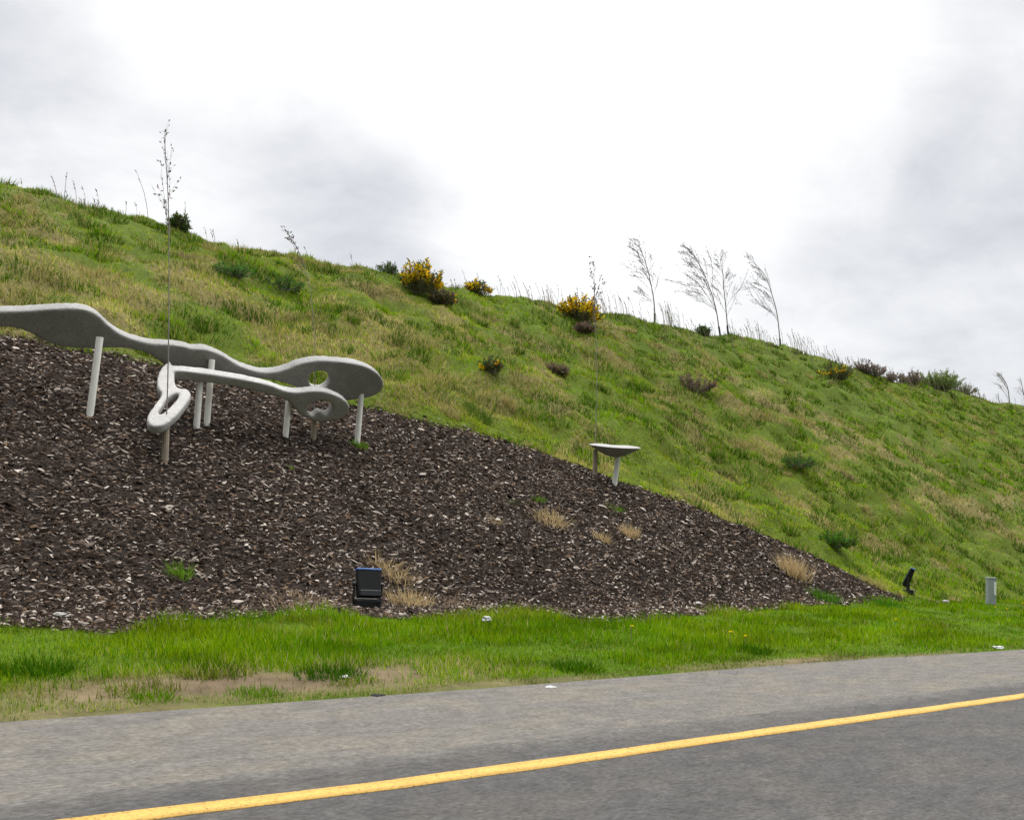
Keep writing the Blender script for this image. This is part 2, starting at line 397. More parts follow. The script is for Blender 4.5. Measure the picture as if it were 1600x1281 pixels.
def strip(name, y0, y1, z, m, x0=-300, x1=900, wob=0, seed=0):
    xx = np.concatenate([np.arange(x0, -10, 10), np.arange(-10, 60, .08 if wob else 5), np.arange(60, x1, 20)])
    w0 = wob*(fbm(xx*2.2, 0*xx, seed, 4)-.5)*2; w1 = wob*(fbm(xx*2.2, 0*xx+5, seed+3, 4)-.5)*2
    if name == 'hard_shoulder': w0 = 0*xx; w1 = .42*(fbm(xx*1.3, 0*xx, 15, 6)-.5)
    if name == 'edge_line': w0 = w0+.045*np.clip(2.8-xx, 0, 4); w1 = w1+.045*np.clip(2.8-xx, 0, 4)
    nx = len(xx); V = np.concatenate([np.stack([xx, y0+w0, 0*xx+z], 1), np.stack([xx, y1+w1, 0*xx+z], 1)])
    i = np.arange(nx-1); F = np.stack([i, i+1, i+1+nx, i+nx], 1)
    if 'line' in name:                                          # the paint has a thickness
        Vd = V.copy(); Vd[:, 2] -= .0035; V = np.concatenate([V, Vd]); F = np.concatenate([F, np.stack([i+2*nx, i+1+2*nx, i+1, i], 1), np.stack([i+nx, i+1+nx, i+1+3*nx, i+3*nx], 1)])
    return tag(link(name, np_mesh(name, V, F, 4), m), kind='structure')
strip('hard_shoulder', 4.30, EDGE_Y+.08, .0, M['shoulder'])
strip('road', -8.5, 4.52, .004, M['lane'], wob=.045, seed=33)
strip('edge_line', 3.965, 4.11, .008, M['line'], wob=.013, seed=9)
strip('far_edge_line', -6.6, -6.45, .008, M['line'], wob=.006, seed=19)

# ------------------------------------------------------------------ grass (stuff)
def sample_region(n, x0, x1, y0, y1, seed, power=2.0, dmin=6):
    """random ground points, thicker where they stand nearer the road"""
    r = np.random.default_rng(seed); out = []; got = 0
    while got < n:
        x = r.uniform(x0, x1, n*3); y = r.uniform(y0, y1, n*3); d = np.hypot(x, y)
        k = r.random(n*3) < np.minimum(1, (dmin/d)**power); out.append(np.stack([x[k], y[k]], 1)); got += int(k.sum())
    return np.concatenate(out)[:n], r
def hill_grass():
    allV, allF, allT = [], [], []; off = 0
    def push(V, F, T):
        nonlocal off
        allV.append(V); allF.append(F+off); allT.append(T); off += len(V)
    # general sward: three bands so that every distance is covered
    for (n, x0, x1, y0, y1, sd, dm) in ((210000, -3, 30, 10.5, 29, 101, 14), (200000, 8, 75, 10, 33, 102, 18), (150000, 45, 130, 10, 38, 103, 50)):
        P2, r = sample_region(n, x0, x1, y0, y1, sd, 2., dm); x, y = P2[:, 0], P2[:, 1]
        k = ((y > mulch_top(x)-.12) | (x > 22.6-.5*r.random(n))) & (y > verge_top(x)) & (y < ycrest(x)+2.5); x, y = x[k], y[k]
        z = gz(x, y); d = np.hypot(x, y); n = len(x)
        st, dk, lu = hill_mix(x, y)
        tus = sstep(.55, .8, fbm(x*1.5, y*1.7, 91, 3))
        h = (.045 + .05*st + .09*tus + .04*dk)*r.uniform(.6, 1.4, n)
        w = .007 + .00085*d*r.uniform(.6, 1.3, n)
        la = r.normal(math.radians(200), 1.1, n)                    # the wind lays the grass over to the left
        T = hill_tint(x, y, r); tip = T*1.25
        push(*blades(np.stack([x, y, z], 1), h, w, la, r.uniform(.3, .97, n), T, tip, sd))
    # tussocks
    r = np.random.default_rng(55); nt_ = 3500
    cx = r.uniform(0, 105, nt_); cy = r.uniform(10.5, 33, nt_); k = ((cy > mulch_top(cx)+.15) | (cx > 23)) & (cy > foot(cx)+.3) & (cy < ycrest(cx)+1.2); cx, cy = cx[k], cy[k]
    for i in range(len(cx)):
        d = math.hypot(cx[i], cy[i]); m = int(np.clip(3000/d, 26, 150)); R = r.uniform(.12, .42)
        a = r.uniform(0, 2*np.pi, m); q = R*np.sqrt(r.random(m))*1.0
        x = cx[i]+q*np.cos(a)*1.3; y = cy[i]+q*np.sin(a); z = gz(x, y)
        kind = r.random(); st = float(hill_mix(cx[i:i+1], cy[i:i+1])[0][0])
        base = STRAW*.85 if kind < .08+.3*st else (GREEN2 if kind < .80 else (np.array([.15, .11, .07]) if kind < .82 else GREEN))
        T = base[None]*r.uniform(.6, 1.4, m)[:, None]
        T = np.where((r.random(m) < .2)[:, None], STRAW[None]*.8, T)
        la = a+r.normal(0, .6, m); h = r.uniform(.12, .32)*r.uniform(.6, 1.2, m)*(1.1-.45*q/R)
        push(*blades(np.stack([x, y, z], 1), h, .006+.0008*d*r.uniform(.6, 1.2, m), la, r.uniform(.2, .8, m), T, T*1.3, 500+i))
    me = np_mesh('hillside_grass', np.concatenate(allV), np.concatenate(allF), 3, np.concatenate(allT))
    tag(link('hillside_grass', me, M['grass']), 'tussocky green and straw coloured grass covering the bank', 'grass', kind='stuff')
hill_grass()
def verge_grass():
    n = 430000
    P2, r = sample_region(n, -3, 60, EDGE_Y-.35, 12.2, 201, 1.7, 7); x, y = P2[:, 0], P2[:, 1]
    ps = patch_soil(x, y)
    edge = EDGE_Y + .95*(fbm(x*.8, 0*x, 205, 5)-.46)
    k = (y < verge_top(x)+.10*r.normal(0, 1, n)) & (y > edge) & (r.random(n) > np.clip(ps*1.2-.8*(fbm(x*2.0, y*6, 221, 2) > .52), 0, .97))
    x, y, ps = x[k], y[k], ps[k]; z = gz(x, y); n = len(x); d = np.hypot(x, y)
    lump = fbm(x*1.2, y*1.8, 207, 3)
    h = (.035 + .075*sstep(.35, .7, lump)*sstep(0, .9, y-EDGE_Y) + .05*sstep(-.4, 0, y-verge_top(x))*sstep(.4, .7, fbm(x*2, 0*x, 233, 2)))*r.uniform(.5, 1.4, n)
    g1 = np.array([.11, .235, .003]); g2 = np.array([.20, .285, .005]); g3 = np.array([.04, .115, .003])
    u = fbm(x*.9, y*1.6, 211, 3)[:, None]; k2 = r.random(n)[:, None]
    T = np.where(k2 < u*1.1-.1, g2[None], g1[None]); T = np.where(k2 > .86, g3[None], T)
    yel = sstep(.55, .75, fbm(x*.5+3, y*.9, 219, 3))*(r.random(n) < .5)
    T = np.where((yel > .5)[:, None], np.array([.22, .26, .02])[None], T)
    dry = r.random(n) < .03+.3*np.clip(ps*2, 0, 1)+.15*(y < EDGE_Y+.25); T = np.where(dry[:, None], np.array([.38, .32, .15])[None], T)
    T = T*r.uniform(.7, 1.3, n)[:, None]*(.40+1.1*fbm(x*1.1, y*4.0, 235, 3))[:, None]  # streaky noise also paints dark shaded hollows into the blades
    V, F, T3 = blades(np.stack([x, y, z], 1), h, .004+.0007*d*r.uniform(.7, 1.3, n), r.normal(math.radians(190), 1.4, n), r.uniform(.2, .93, n), T, T*1.15, 202)
    tag(link('verge_grass', np_mesh('verge_grass', V, F, 3, T3), M['grass']), 'bright green strip of roadside grass', 'grass', kind='stuff')
verge_grass()

# ------------------------------------------------------------------ bark mulch (stuff)
def mulch():
    n = 300000; P2, r = sample_region(n, -4, 23, 7.9, 17, 301, 1.3, 9); x, y = P2[:, 0], P2[:, 1]
    k = (y > verge_top(x)-.08) & (y < mulch_top(x)+.08*r.normal(0, 1, n)); x, y = x[k], y[k]; n = len(x)
    z = gz(x, y)
    sl = .45
    Ln = (r.gamma(3.0, .0135, n)+.014)*(.9+.05*np.clip(np.hypot(x, y)-9, 0, 12)); Wd = Ln*r.uniform(.18, .5, n); Th = Wd*r.uniform(.18, .4, n)
    a = np.where(r.random(n) < .72, r.normal(-.1, .35, n), r.uniform(-np.pi, np.pi, n))
    t = np.stack([np.cos(a), np.sin(a), np.sin(a)*sl + r.normal(0, .3, n)], 1); t /= np.linalg.norm(t, axis=1)[:, None]
    nn = np.stack([r.normal(0, .38, n), -sl+r.normal(0, .38, n), np.ones(n)], 1); nn -= t*(nn*t).sum(1)[:, None]; nn /= np.linalg.norm(nn, axis=1)[:, None]
    b = np.cross(nn, t)
    C = np.stack([x, y, z+r.uniform(-.005, .03, n)], 1)
    j = lambda: r.uniform(.6, 1.2, n)[:, None]
    V = np.empty((n, 6, 3)); Lh, Wh, Tt = Ln[:, None]*.5, Wd[:, None]*.5, Th[:, None]
    V[:, 0] = C-t*Lh*j()-b*Wh*.5; V[:, 1] = C+t*Lh*.1-b*Wh*j(); V[:, 2] = C+t*Lh*j()+b*Wh*.3; V[:, 3] = C-t*Lh*.2+b*Wh*j()
    V[:, 4] = C-t*Lh*.35+nn*Tt; V[:, 5] = C+t*Lh*.4+nn*Tt*.8
    q = np.array([(0, 1, 4), (1, 5, 4), (1, 2, 5), (2, 3, 5), (3, 4, 5), (3, 0, 4)])
    F = (np.arange(n)[:, None, None]*6+q[None]).reshape(-1, 3)
    pal = np.array([(.017, .0125, .0095), (.027, .020, .016), (.042, .031, .025), (.070, .053, .043), (.15, .122, .102), (.33, .29, .25), (.105, .070, .045)])
    pr = np.array([.27, .25, .18, .12, .10, .065, .06]); T = pal[r.choice(7, n, p=pr/pr.sum())]*r.uniform(.75, 1.3, n)[:, None]
    T *= (.75+.5*fbm(x*.8, y*1.2, 303, 3))[:, None]
    tag(link('bark_mulch', np_mesh('bark_mulch', V.reshape(-1, 3), F, 3, np.repeat(T, 6, 0)), M['chips']), 'dark brown bark chips spread over the foot of the bank', 'mulch', kind='stuff')
mulch()

# ------------------------------------------------------------------ sculptures
def catmull(pts, sub=5, closed=True):
    out = []; n = len(pts)
    for i in range(n if closed else n-1):
        p0, p1, p2, p3 = [np.array(pts[(i+k-1) % n] if closed else pts[min(max(i+k-1, 0), n-1)], float) for k in range(4)]
        for j in range(sub):
            t = j/sub; out.append(.5*((2*p1)+(-p0+p2)*t+(2*p0-5*p1+4*p2-p3)*t*t+(-p0+3*p1-3*p2+p3)*t**3))
    return out
def on_plane(px, py, P0, nrm):
    d = ray(px, py); t = np.dot(P0-CO, nrm)/np.dot(d, nrm); return Vector(CO+t*d)
def slab(bm, outline, holes, P0, nrm, th):
    nrm = np.array(nrm, float); nrm /= np.linalg.norm(nrm); P0 = np.array(P0, float)
    loops = [catmull(outline)] + [catmull(h) for h in holes]
    edges = []
    for lp in loops:
        vs = [bm.verts.new(on_plane(p[0], p[1], P0, nrm)+Vector(nrm)*th/2) for p in lp]
        edges += [bm.edges.new((vs[i], vs[(i+1) % len(vs)])) for i in range(len(vs))]
    r = bmesh.ops.triangle_fill(bm, edges=edges, use_beauty=True, use_dissolve=False)
    fs = [g for g in r['geom'] if isinstance(g, bmesh.types.BMFace)]
    for f in fs:
        f.normal_update()
        if f.normal.dot(Vector(nrm)) < 0: f.normal_flip()
    e = bmesh.ops.extrude_face_region(bm, geom=fs)                   # leaves the originals as the front
    mv = [g for g in e['geom'] if isinstance(g, bmesh.types.BMVert)]
    bmesh.ops.translate(bm, verts=mv, vec=-Vector(nrm)*th)
def rounded(name, bm, m, parent, voxel=.022, it=10):
    bmesh.ops.recalc_face_normals(bm, faces=bm.faces[:])
    me = bpy.data.meshes.new(name); bm.to_mesh(me); bm.free()
    tmp = bpy.data.objects.new('tmp', me); COL.objects.link(tmp)
    r = tmp.modifiers.new('r', 'REMESH'); r.mode = 'VOXEL'; r.voxel_size = voxel; r.use_smooth_shade = True
    s = tmp.modifiers.new('s', 'SMOOTH'); s.iterations = it; s.factor = .5
    dg = bpy.context.evaluated_depsgraph_get(); me2 = bpy.data.meshes.new_from_object(tmp.evaluated_get(dg), depsgraph=dg)
    bpy.data.objects.remove(tmp)
    inv = Matrix.Translation(parent.location).inverted(); me2.transform(inv); me2.name = name
    me2.polygons.foreach_set('use_smooth', np.ones(len(me2.polygons), bool))
    me2.materials.clear()
    return link(name, me2, m, parent)
def post(parent, base_px, top_px, Yt=None, rad=.048, m='post'):
    b = at(*base_px); d = ray(*top_px)
    y = b.y if Yt is None else Yt
    t = y/d[1]; tp = Vector(CO+t*d)
    # an upright pole: foot below, its top where the plate starts
    mb = MB(); o = parent.location
    ax = (tp-b).normalized(); pts = [b-ax*.15-o, b+(tp-b)*.5-o, tp-o]
    mb.tube(pts, rad, 14); return mb.build('post', M[m], parent, False)

YS = at(558, 693).y
TILT = math.radians(37)
NF = (0, -math.cos(TILT), -math.sin(TILT))
P0b = np.array([6, YS-.02, float(on_plane(480, 590, np.array([6, YS, 3.]), np.array([0, 1., 0])).z)])
sA = empty('abstract_sculpture', (at(323, 664)), 'long wavy stone sculpture behind the looped one, with a round hole near its right end', 'sculpture')
outA = [(-130, 520), (-100, 492), (-50, 483), (0, 482), (40, 481), (85, 478), (125, 478), (150, 487), (168, 504), (190, 519), (215, 528), (238, 533), (262, 534), (285, 537), (300, 541), (320, 542), (345, 551), (370, 566), (395, 575), (418, 578), (442, 574), (465, 565), (490, 560), (515, 560), (545, 563), (570, 569), (588, 580), (597, 594), (592, 608), (577, 616), (555, 620), (530, 622), (505, 619), (480, 609), (461, 601), (434, 592), (392, 586), (332, 582), (290, 577), (262, 570), (246, 559), (222, 545), (183, 539), (140, 540), (94, 537), (66, 527), (35, 511), (0, 506), (-50, 510), (-100, 530)]
bm = bmesh.new()
slab(bm, outA, [[(497, 575), (509, 579), (514, 590), (508, 601), (496, 605), (484, 600), (480, 589), (485, 579)]], P0b, NF, .19)
rounded('body', bm, M['sculptshade'], sA, .02, 16)
post(sA, (140, 651), (156, 527)); post(sA, (323, 664), (331, 562)); post(sA, (558, 693), (566, 597))

YF = at(446, 683).y-.25
sB = empty('looped_sculpture', at(446, 683), 'front stone bar sculpture with a white tilted loop left and a ring right', 'sculpture')
outB = [(262, 577), (280, 575), (310, 578), (350, 584), (390, 591), (420, 598), (445, 607), (465, 609), (485, 607), (505, 608), (530, 617), (543, 629), (541, 641), (524, 651), (497, 655), (475, 648), (458, 635), (446, 622), (420, 613), (379, 603), (337, 596), (296, 591), (268, 589)]
bm = bmesh.new()
P0f = np.array([5, YF, float(on_plane(400, 600, np.array([6, YF, 3.]), np.array([0, 1., 0])).z)])
slab(bm, outB, [[(486, 626), (500, 622), (515, 626), (518, 635), (508, 645), (497, 640), (487, 647), (478, 637)]], P0f, NF, .17)
NU = np.array([-.22, -.52, .80]); NU /= np.linalg.norm(NU)
Pl = np.array(on_plane(262, 582, P0f, np.array(NF)))
outL = [(266, 571), (258, 574), (250, 583), (245, 598), (246, 611), (252, 621), (242, 637), (231, 653), (230, 664), (239, 672), (257, 669), (276, 654), (293, 633), (298, 621), (291, 613), (279, 612), (273, 602), (272, 588)]
slab(bm, outL, [[(247, 651), (254, 638), (262, 627), (272, 621), (279, 620), (276, 629), (265, 641), (253, 652)]], Pl, NU, .13)
rounded('body', bm, M['sculpt'], sB, .018, 13)
post(sB, (307, 669), (313, 588), None); post(sB, (446, 683), (452, 618), None)

# small dish-shaped one to the right
pc = at(960, 758); sC = empty('dish_sculpture', pc, 'small dish shaped stone sculpture standing alone on one post at the mulch edge', 'sculpture')
dC = ray(961, 697); tC = pc.y/dC[1]; cC = Vector(CO+tC*dC)-pc
sc1 = tC/FPX                                                       # metres per photo pixel there
bm = bmesh.new(); bmesh.ops.create_uvsphere(bm, u_segments=56, v_segments=32, radius=1)
rx, ry = 40*sc1, 27*sc1
Rv = Vector((CR[0], CR[1], 0)).normalized(); tl = math.radians(10)
Dv = Vector((Rv.y, -Rv.x, 0)); Dv = Dv if Dv.y < 0 else -Dv         # toward the road
rot = Matrix.Rotation(-math.atan2(-Rv.y, Rv.x), 3, 'Z') @ Matrix.Rotation(tl, 3, 'X')
for v in bm.verts:
    p = v.co.copy(); rr = min(1, math.hypot(p.x, p.y))
    z = p.z*.05 if p.z > 0 else -.36*(1-rr**1.6)-.02*abs(p.z)
    if p.z > 0: z -= .035*math.exp(-((p.x)/.35)**2)
    pinch = 1-.12*math.exp(-(p.x/.4)**2)
    v.co = rot @ Vector((p.x*rx, p.y*ry*pinch, z*rx*1.15))
    v.co += cC
bm_obj('body', bm, M['sculptshade'], sC, True)
post(sC, (960, 758), (967, 703), rad=.055)

# ------------------------------------------------------------------ trees and saplings
WIND = Vector(-CR).normalized(); WIND.z = 0; WIND.normalize()        # blows towards the left of the photo
def path_from_px(base, pxs, depth=None):
    """trunk path: photo points carried to the upright plane through the foot, facing the road"""
    n = np.array([CF[0], CF[1], 0]); n /= np.linalg.norm(n); B = np.array(base)
    return [Vector((0, 0, 0))]+[on_plane(px, py, B, n)-base for px, py in pxs]
def lerp_path(P, t):
    n = len(P)-1; i = min(int(t*n), n-1); f = t*n-i; return P[i].lerp(P[i+1], f), (P[i+1]-P[i]).normalized()
def smooth_path(P, k=4):
    return [Vector(p) for p in catmull([tuple(p) for p in P], k, False)]+[P[-1]]
def twig(mb, lf, p, d, l, r0, depth, wind, bud, tintc):
    k = 4; pts = [p.copy()]; q = p.copy(); dd = d.copy()
    for i in range(k):
        dd = (dd + wind*.09 + Vector((random.gauss(0, .10), random.gauss(0, .10), random.gauss(.03, .08)))).normalized(); q = q+dd*l/k; pts.append(q.copy())
    mb.tube(pts, [r0*(1-.7*i/k) for i in range(k+1)], 4)
    if lf is not None:
        for i in range(int(bud*l*3)):
            t = random.uniform(.25, 1); c, dr = lerp_path(pts, t)
            s = random.uniform(.7, 1.3)
            lf.leaf(c, dr+Vector((random.gauss(0, .7), random.gauss(0, .7), random.gauss(-.1, .6)))+wind*.5, .05*s, .022*s, [x*random.uniform(.7, 1.3) for x in tintc])
    if depth > 0:
        for i in range(3 if depth > 1 else 2):
            t = random.uniform(.25, .95); c, dr = lerp_path(pts, t)
            nd = (dr+Vector((random.gauss(0, .38), random.gauss(0, .38), random.gauss(.05, .3)))+wind*.25).normalized()
            twig(mb, lf, c, nd, l*random.uniform(.4, .65), r0*.6, depth-1, wind, bud, tintc)
def tree(name, base, pxs, label, cat, group, branches, blen, r0, t0, wind=.5, bud=10, spread=.6, trunkmat='darkbark', guard=None, guardmat='guard', tintc=(.10, .085, .07), depth=2, rt=.3, twr=.35, guardname='tree_guard'):
    root = empty(name, base, label, cat, group)
    P = smooth_path(path_from_px(base, pxs)); n = len(P)
    P2 = [P[0]-Vector((0, 0, .1))]+P[1:]
    tm = MB(); tm.tube(P2, [r0*(1-(1-rt)*i/(n-1)) for i in range(n)], 7); tm.build('trunk', M[trunkmat], root, True)
    mb = MB(); lf = MB() if bud else None
    for i in range(branches):
        t = t0+(1-t0)*(i+random.random())/branches; c, dr = lerp_path(P, min(t, .99))
        side = Vector((random.gauss(0, 1), random.gauss(0, 1), 0)).normalized()
        d = (dr*.8+side*spread+WIND*wind*.7).normalized()
        twig(mb, lf, c, d, blen*random.uniform(.65, 1.3)*(1-.68*(t-t0)/(1-t0)), r0*twr*(1-.5*t), depth, WIND*wind, bud, tintc)
    mb.build('branches', M[trunkmat], root)
    if bud: lf.build('leaves', M['grass'], root)
    if guard:
        gm = MB(); gh, gr = guard; pth = [P[0]-Vector((0, 0, .1)), lerp_path([P[0], P[0].lerp(P[4], .5), P[4]], .3)[0].normalized()*gh*.5, lerp_path([P[0], P[4]], .5)[0].normalized()*gh]
        gm.tube(pth, gr, 10); gm.build(guardname, M[guardmat], root)
    return root
RG = 'young windblown trees on the crest'
def crest_base(px, py):
    b = at_crest(px, .5); return b
for (bx, by, pth, lab, nb, bl, wd, sp, bud) in (
    (1023, 513, [(1023, 490), (1021, 465), (1014, 430), (1007, 405), (998, 384)], 'leftmost windblown young tree on the crest, leaning left over tall dry stalks', 26, 1.35, .55, .5, 11),
    (1126, 534, [(1123, 510), (1118, 480), (1108, 448), (1096, 420), (1083, 398)], 'broadest windblown tree on the crest, its thin branches sweeping far left', 34, 1.75, .8, .5, 11),
    (1138, 542, [(1137, 515), (1134, 480), (1131, 450), (1129, 425), (1125, 405)], 'straightest tree on the crest, growing upright beside the broadest windblown one', 20, 1.5, .05, .42, 5),
    (1220, 553, [(1218, 525), (1214, 490), (1206, 460), (1195, 430), (1172, 404)], 'windblown tree with a hooked top, rightmost of the four slim trees on the crest', 24, 1.35, .7, .4, 11)):
    tree('young_tree', crest_base(bx, by), pth, lab, 'tree', RG, nb, bl, .036, .30, wd, 9, sp*1.3, guard=(.55, .05), tintc=(.16, .14, .125), twr=.26)
tree('young_tree', crest_base(1578, 640), [(1577, 625), (1575, 608), (1570, 595), (1562, 586)], 'small bare tree at the far right end of the crest', 'tree', RG, 12, 1.1, .05, .3, .6, 9, .4, tintc=(.16, .14, .125), twr=.3)
tree('young_tree', crest_base(1603, 645), [(1602, 630), (1600, 618), (1597, 603), (1595, 592)], 'thin tree cut off by the right edge of the photo', 'tree', RG, 8, .8, .045, .3, .5, 5, .4, tintc=(.16, .14, .125), twr=.3)
SG = 'thin bare saplings planted in the mulch'
tree('sapling', at(258, 722), [(259, 680), (262, 600), (264, 480), (264, 360), (262, 295), (257, 216)], 'tallest bare sapling, planted in front of the looped sculpture', 'tree', SG, 9, .75, .010, .60, -.02, 4, .10, 'bark', (.46, .045), 'stake', (.22, .19, .17), 1, .5, .5, 'stake')
tree('sapling', at(490, 688), [(491, 650), (492, 600), (491, 520), (484, 450), (470, 400), (450, 365)], 'bare sapling standing in front of the ring end of the looped sculpture', 'tree', SG, 6, .35, .008, .72, .3, 10, .2, 'bark', (.42, .045), 'stake', (.14, .12, .11), 1, .5, .5, 'stake')
tree('sapling', at(930, 743), [(930, 700), (932, 640), (932, 560), (930, 500), (928, 430)], 'bare sapling standing beside the small dish sculpture', 'tree', SG, 7, .7, .010, .74, .02, 10, .2, 'bark', (.52, .05), 'stake', (.16, .14, .13), 1, .5, .5, 'stake')

# ------------------------------------------------------------------ shrubs
def gorse(base, w, h, label, flower=1.0, seed=1, green=(.10, .115, .04), group='yellow gorse bushes', name='gorse_bush', cat='bush', lean=0., stems=46, dead=0.):
    random.seed(seed); root = empty(name, base, label, cat, group)
    st = MB(); lf = MB(); fl = MB()
    for i in range(stems):
        a = random.uniform(0, 2*math.pi); u = math.sqrt(random.random())
        top = Vector((math.cos(a)*u*w*.5, math.sin(a)*u*w*.5, 0))+WIND*lean*h; top.z = h*(1-.5*u*u)*random.uniform(.55, 1.12)
        b0 = Vector((top.x*.22, top.y*.22, -.05)); mid = b0.lerp(top, .5)+Vector((top.x*.15, top.y*.15, .02))
        P = [b0, mid, top]; st.tube(smooth_path(P, 3), [.014]*3+[.009]*3+[.005], 4)
        gl = int(44*h)+14
        for j in range(gl):
            t = random.uniform(.12, 1); c, d = lerp_path(P, t); k = random.uniform(.75, 1.3)
            dd = d*.7+Vector((random.gauss(0, .6), random.gauss(0, .6), random.gauss(.1, .5)))
            c = c+Vector((random.gauss(0, .03), random.gauss(0, .03), random.gauss(0, .03)))
            bc = (.17, .12, .09) if random.random() < dead else green
            lf.leaf(c, dd, .11*k, .035*k, [x*random.uniform(.6, 1.4) for x in bc])
        if random.random() < .58*flower:
            for j in range(int(34*min(flower, 1))):
                t = random.uniform(.55, 1); c, d = lerp_path(P, t); k = random.uniform(.7, 1.3)
                fl.leaf(c+Vector((random.gauss(0, .025), random.gauss(0, .025), random.gauss(0, .02))), Vector((random.gauss(0, 1), random.gauss(0, 1), random.gauss(.2, 1))), .085*k, .075*k, [x*random.uniform(.8, 1.2) for x in (.80, .56, .012)])
    st.build('stems', M['darkbark'], root); lf.build('foliage', M['grass'], root)
    if flower > 0 and fl.n: tag(fl.build('flowers', M['grass'], root), kind='stuff')
    return root
gorse(at(657, 458), 1.5, 1.05, 'large yellow flowering gorse bush breaking the skyline left of the middle', 1.5, 11, stems=44)
gorse(at(690, 474), .9, .42, 'low dark gorse bush with few flowers, just right of the large flowering one', .22, 12, (.10, .105, .05), lean=-.1, dead=.3)
gorse(at_crest(746, .2), 1.15, .62, 'small yellow gorse bush on the skyline right of the larger ones', 1.1, 13, stems=34)
gorse(at(905, 503), 1.9, 1.0, 'spreading yellow gorse bush behind the bare sapling by the dish sculpture', 1.6, 14, stems=50)
gorse(at(912, 520), .8, .35, 'dark brown twiggy bush just below the spreading yellow gorse', 0, 15, (.11, .09, .055), 'brown twiggy bushes on the bank', dead=.6)
gorse(at(768, 582), .5, .38, 'tiny gorse with a few yellow flowers, alone halfway down the bank', .5, 16, stems=14)
gorse(at(1305, 594), 2.0, 1.0, 'gorse bush with few yellow flowers on the skyline right of the slim trees', .6, 17, stems=44)
gorse(at(1085, 612), 1.6, .6, 'brown twiggy bush in the middle of the bank below the slim trees', .06, 18, (.14, .115, .065), 'brown twiggy bushes on the bank', dead=.55)
gorse(at(870, 588), .8, .32, 'brown twiggy bush on the bank directly above the dish sculpture', 0, 19, (.15, .13, .07), 'brown twiggy bushes on the bank', dead=.5)
gorse(at_crest(285, .1), .65, .5, 'dark windswept bush beside the top of the tallest sapling', 0, 20, (.07, .10, .03), 'green bushes on the bank', 'windswept_bush', lean=.25, stems=34)
gorse(at_crest(1108, .1), .8, .5, 'low green bush leaning left at the foot of the broadest tree', 0, 21, (.07, .11, .03), 'green bushes on the bank', 'windswept_bush', lean=.7, stems=30)
gorse(at_crest(610, .1), .7, .45, 'small soft green bush left of the large flowering gorse', 0, 26, (.10, .14, .06), 'green bushes on the bank', 'windswept_bush', lean=.3, stems=24)
gorse(at_crest(1465, -.6), 3.6, 1.35, 'largest green bush on the skyline near the right edge', .05, 22, (.16, .22, .06), 'green bushes on the bank', 'green_bush', stems=150)
gorse(at_crest(1505, -.2), 2.0, .8, 'lower green bush at the right foot of the largest one', 0, 23, (.15, .165, .08), 'green bushes on the bank', 'green_bush', stems=44, dead=.2)
for q, (px, w, h) in enumerate(((1352, 1.2, .75), (1368, 1.5, .8), (1392, 1.4, .5), (1412, 1.0, .6), (1430, 1.2, .85))):
    gorse(at_crest(px, .2), w, h, ['leftmost purplish bare shrub, right of the last gorse on the skyline', 'second purplish bare shrub from the left, just right of the first', 'middle one of the purplish bare shrubs on the skyline', 'narrow purplish bare shrub, fourth from the left', 'tallest purplish bare shrub, against the largest green bush'][q], 0, 30+q, (.24, .20, .17), 'purplish bare shrubs on the skyline', 'bare_shrub', 'shrub', lean=.12, stems=34, dead=.35)
gorse(at(1245, 728), 1.3, .3, 'dark green leafy clump on the lower bank, right of the middle', 0, 41, (.08, .14, .03), 'leafy clumps on the bank', 'leafy_clump', 'plant', stems=30)
gorse(at(1300, 852), 1.0, .28, 'low dark green weed patch on the right edge of the mulch', 0, 42, (.07, .15, .02), 'leafy clumps on the bank', 'leafy_clump', 'plant', stems=34)
gorse(at(440, 452), 1.2, .3, 'dark green clump high on the bank above the wavy sculpture', 0, 43, (.07, .13, .03), 'leafy clumps on the bank', 'leafy_clump', 'plant', stems=30)
gorse(at(368, 432), 1.1, .26, 'green clump on the bank, left of a darker one', 0, 44, (.09, .17, .04), 'leafy clumps on the bank', 'leafy_clump', 'plant', stems=28)

# tall dry stalks along the crest (stuff) and the few that stand out
def stalk(mb, p, h, wind=.5, r=.006, heads=True):
    d = Vector((random.gauss(0, .08), random.gauss(0, .08), 1)); pts = [p-Vector((0, 0, .05))]; q = p.copy()
    for i in range(4):
        d = (d+WIND*wind*.16+Vector((random.gauss(0, .04), random.gauss(0, .04), 0))).normalized(); q = q+d*h/4; pts.append(q.copy())
    mb.tube(pts, [r, r*.9, r*.8, r*.6, r*.4], 4)
    if heads:
        for j in range(7):
            c, dr = lerp_path(pts, random.uniform(.62, 1)); mb.leaf(c, dr+Vector((random.gauss(0, .4), random.gauss(0, .4), 0))+WIND*.3, .07, .022)
    return pts
random.seed(5); mb = MB()
for i in range(760):
    x = random.uniform(3, 100); u = float(fbm(x*.25, 0, 401, 3)); 
    if u < .42 and random.random() < .75: continue
    if x < 14 and random.random() < .8: continue
    y = float(ycrest(x))+random.uniform(-2.0, 1.2); z = float(gz(x, y)); stalk(mb, Vector((x, y, z)), random.uniform(.35, 1.05)*(1 if x > 20 else .7), .6, .0045+.00012*x)
for px, n in ((1045, 16), (1055, 12), (950, 8), (975, 6), (1180, 8), (1245, 10), (1260, 8)):
    for i in range(n):
        b = at_crest(px+random.uniform(-9, 9), random.uniform(-.3, .5)); stalk(mb, b, random.uniform(.7, 1.25), .6, .008)
o = mb.build('dry_stalks', simple('dry_stalk', (.24, .20, .15), .9, .3, 3)); tag(o, 'dry brown grass stalks standing along the crest of the bank', 'dry stalks', kind='stuff')
WG = 'tall thin weed stems on the left crest'
ms = simple('weed_stem', (.20, .17, .15), .9, .2, 3)
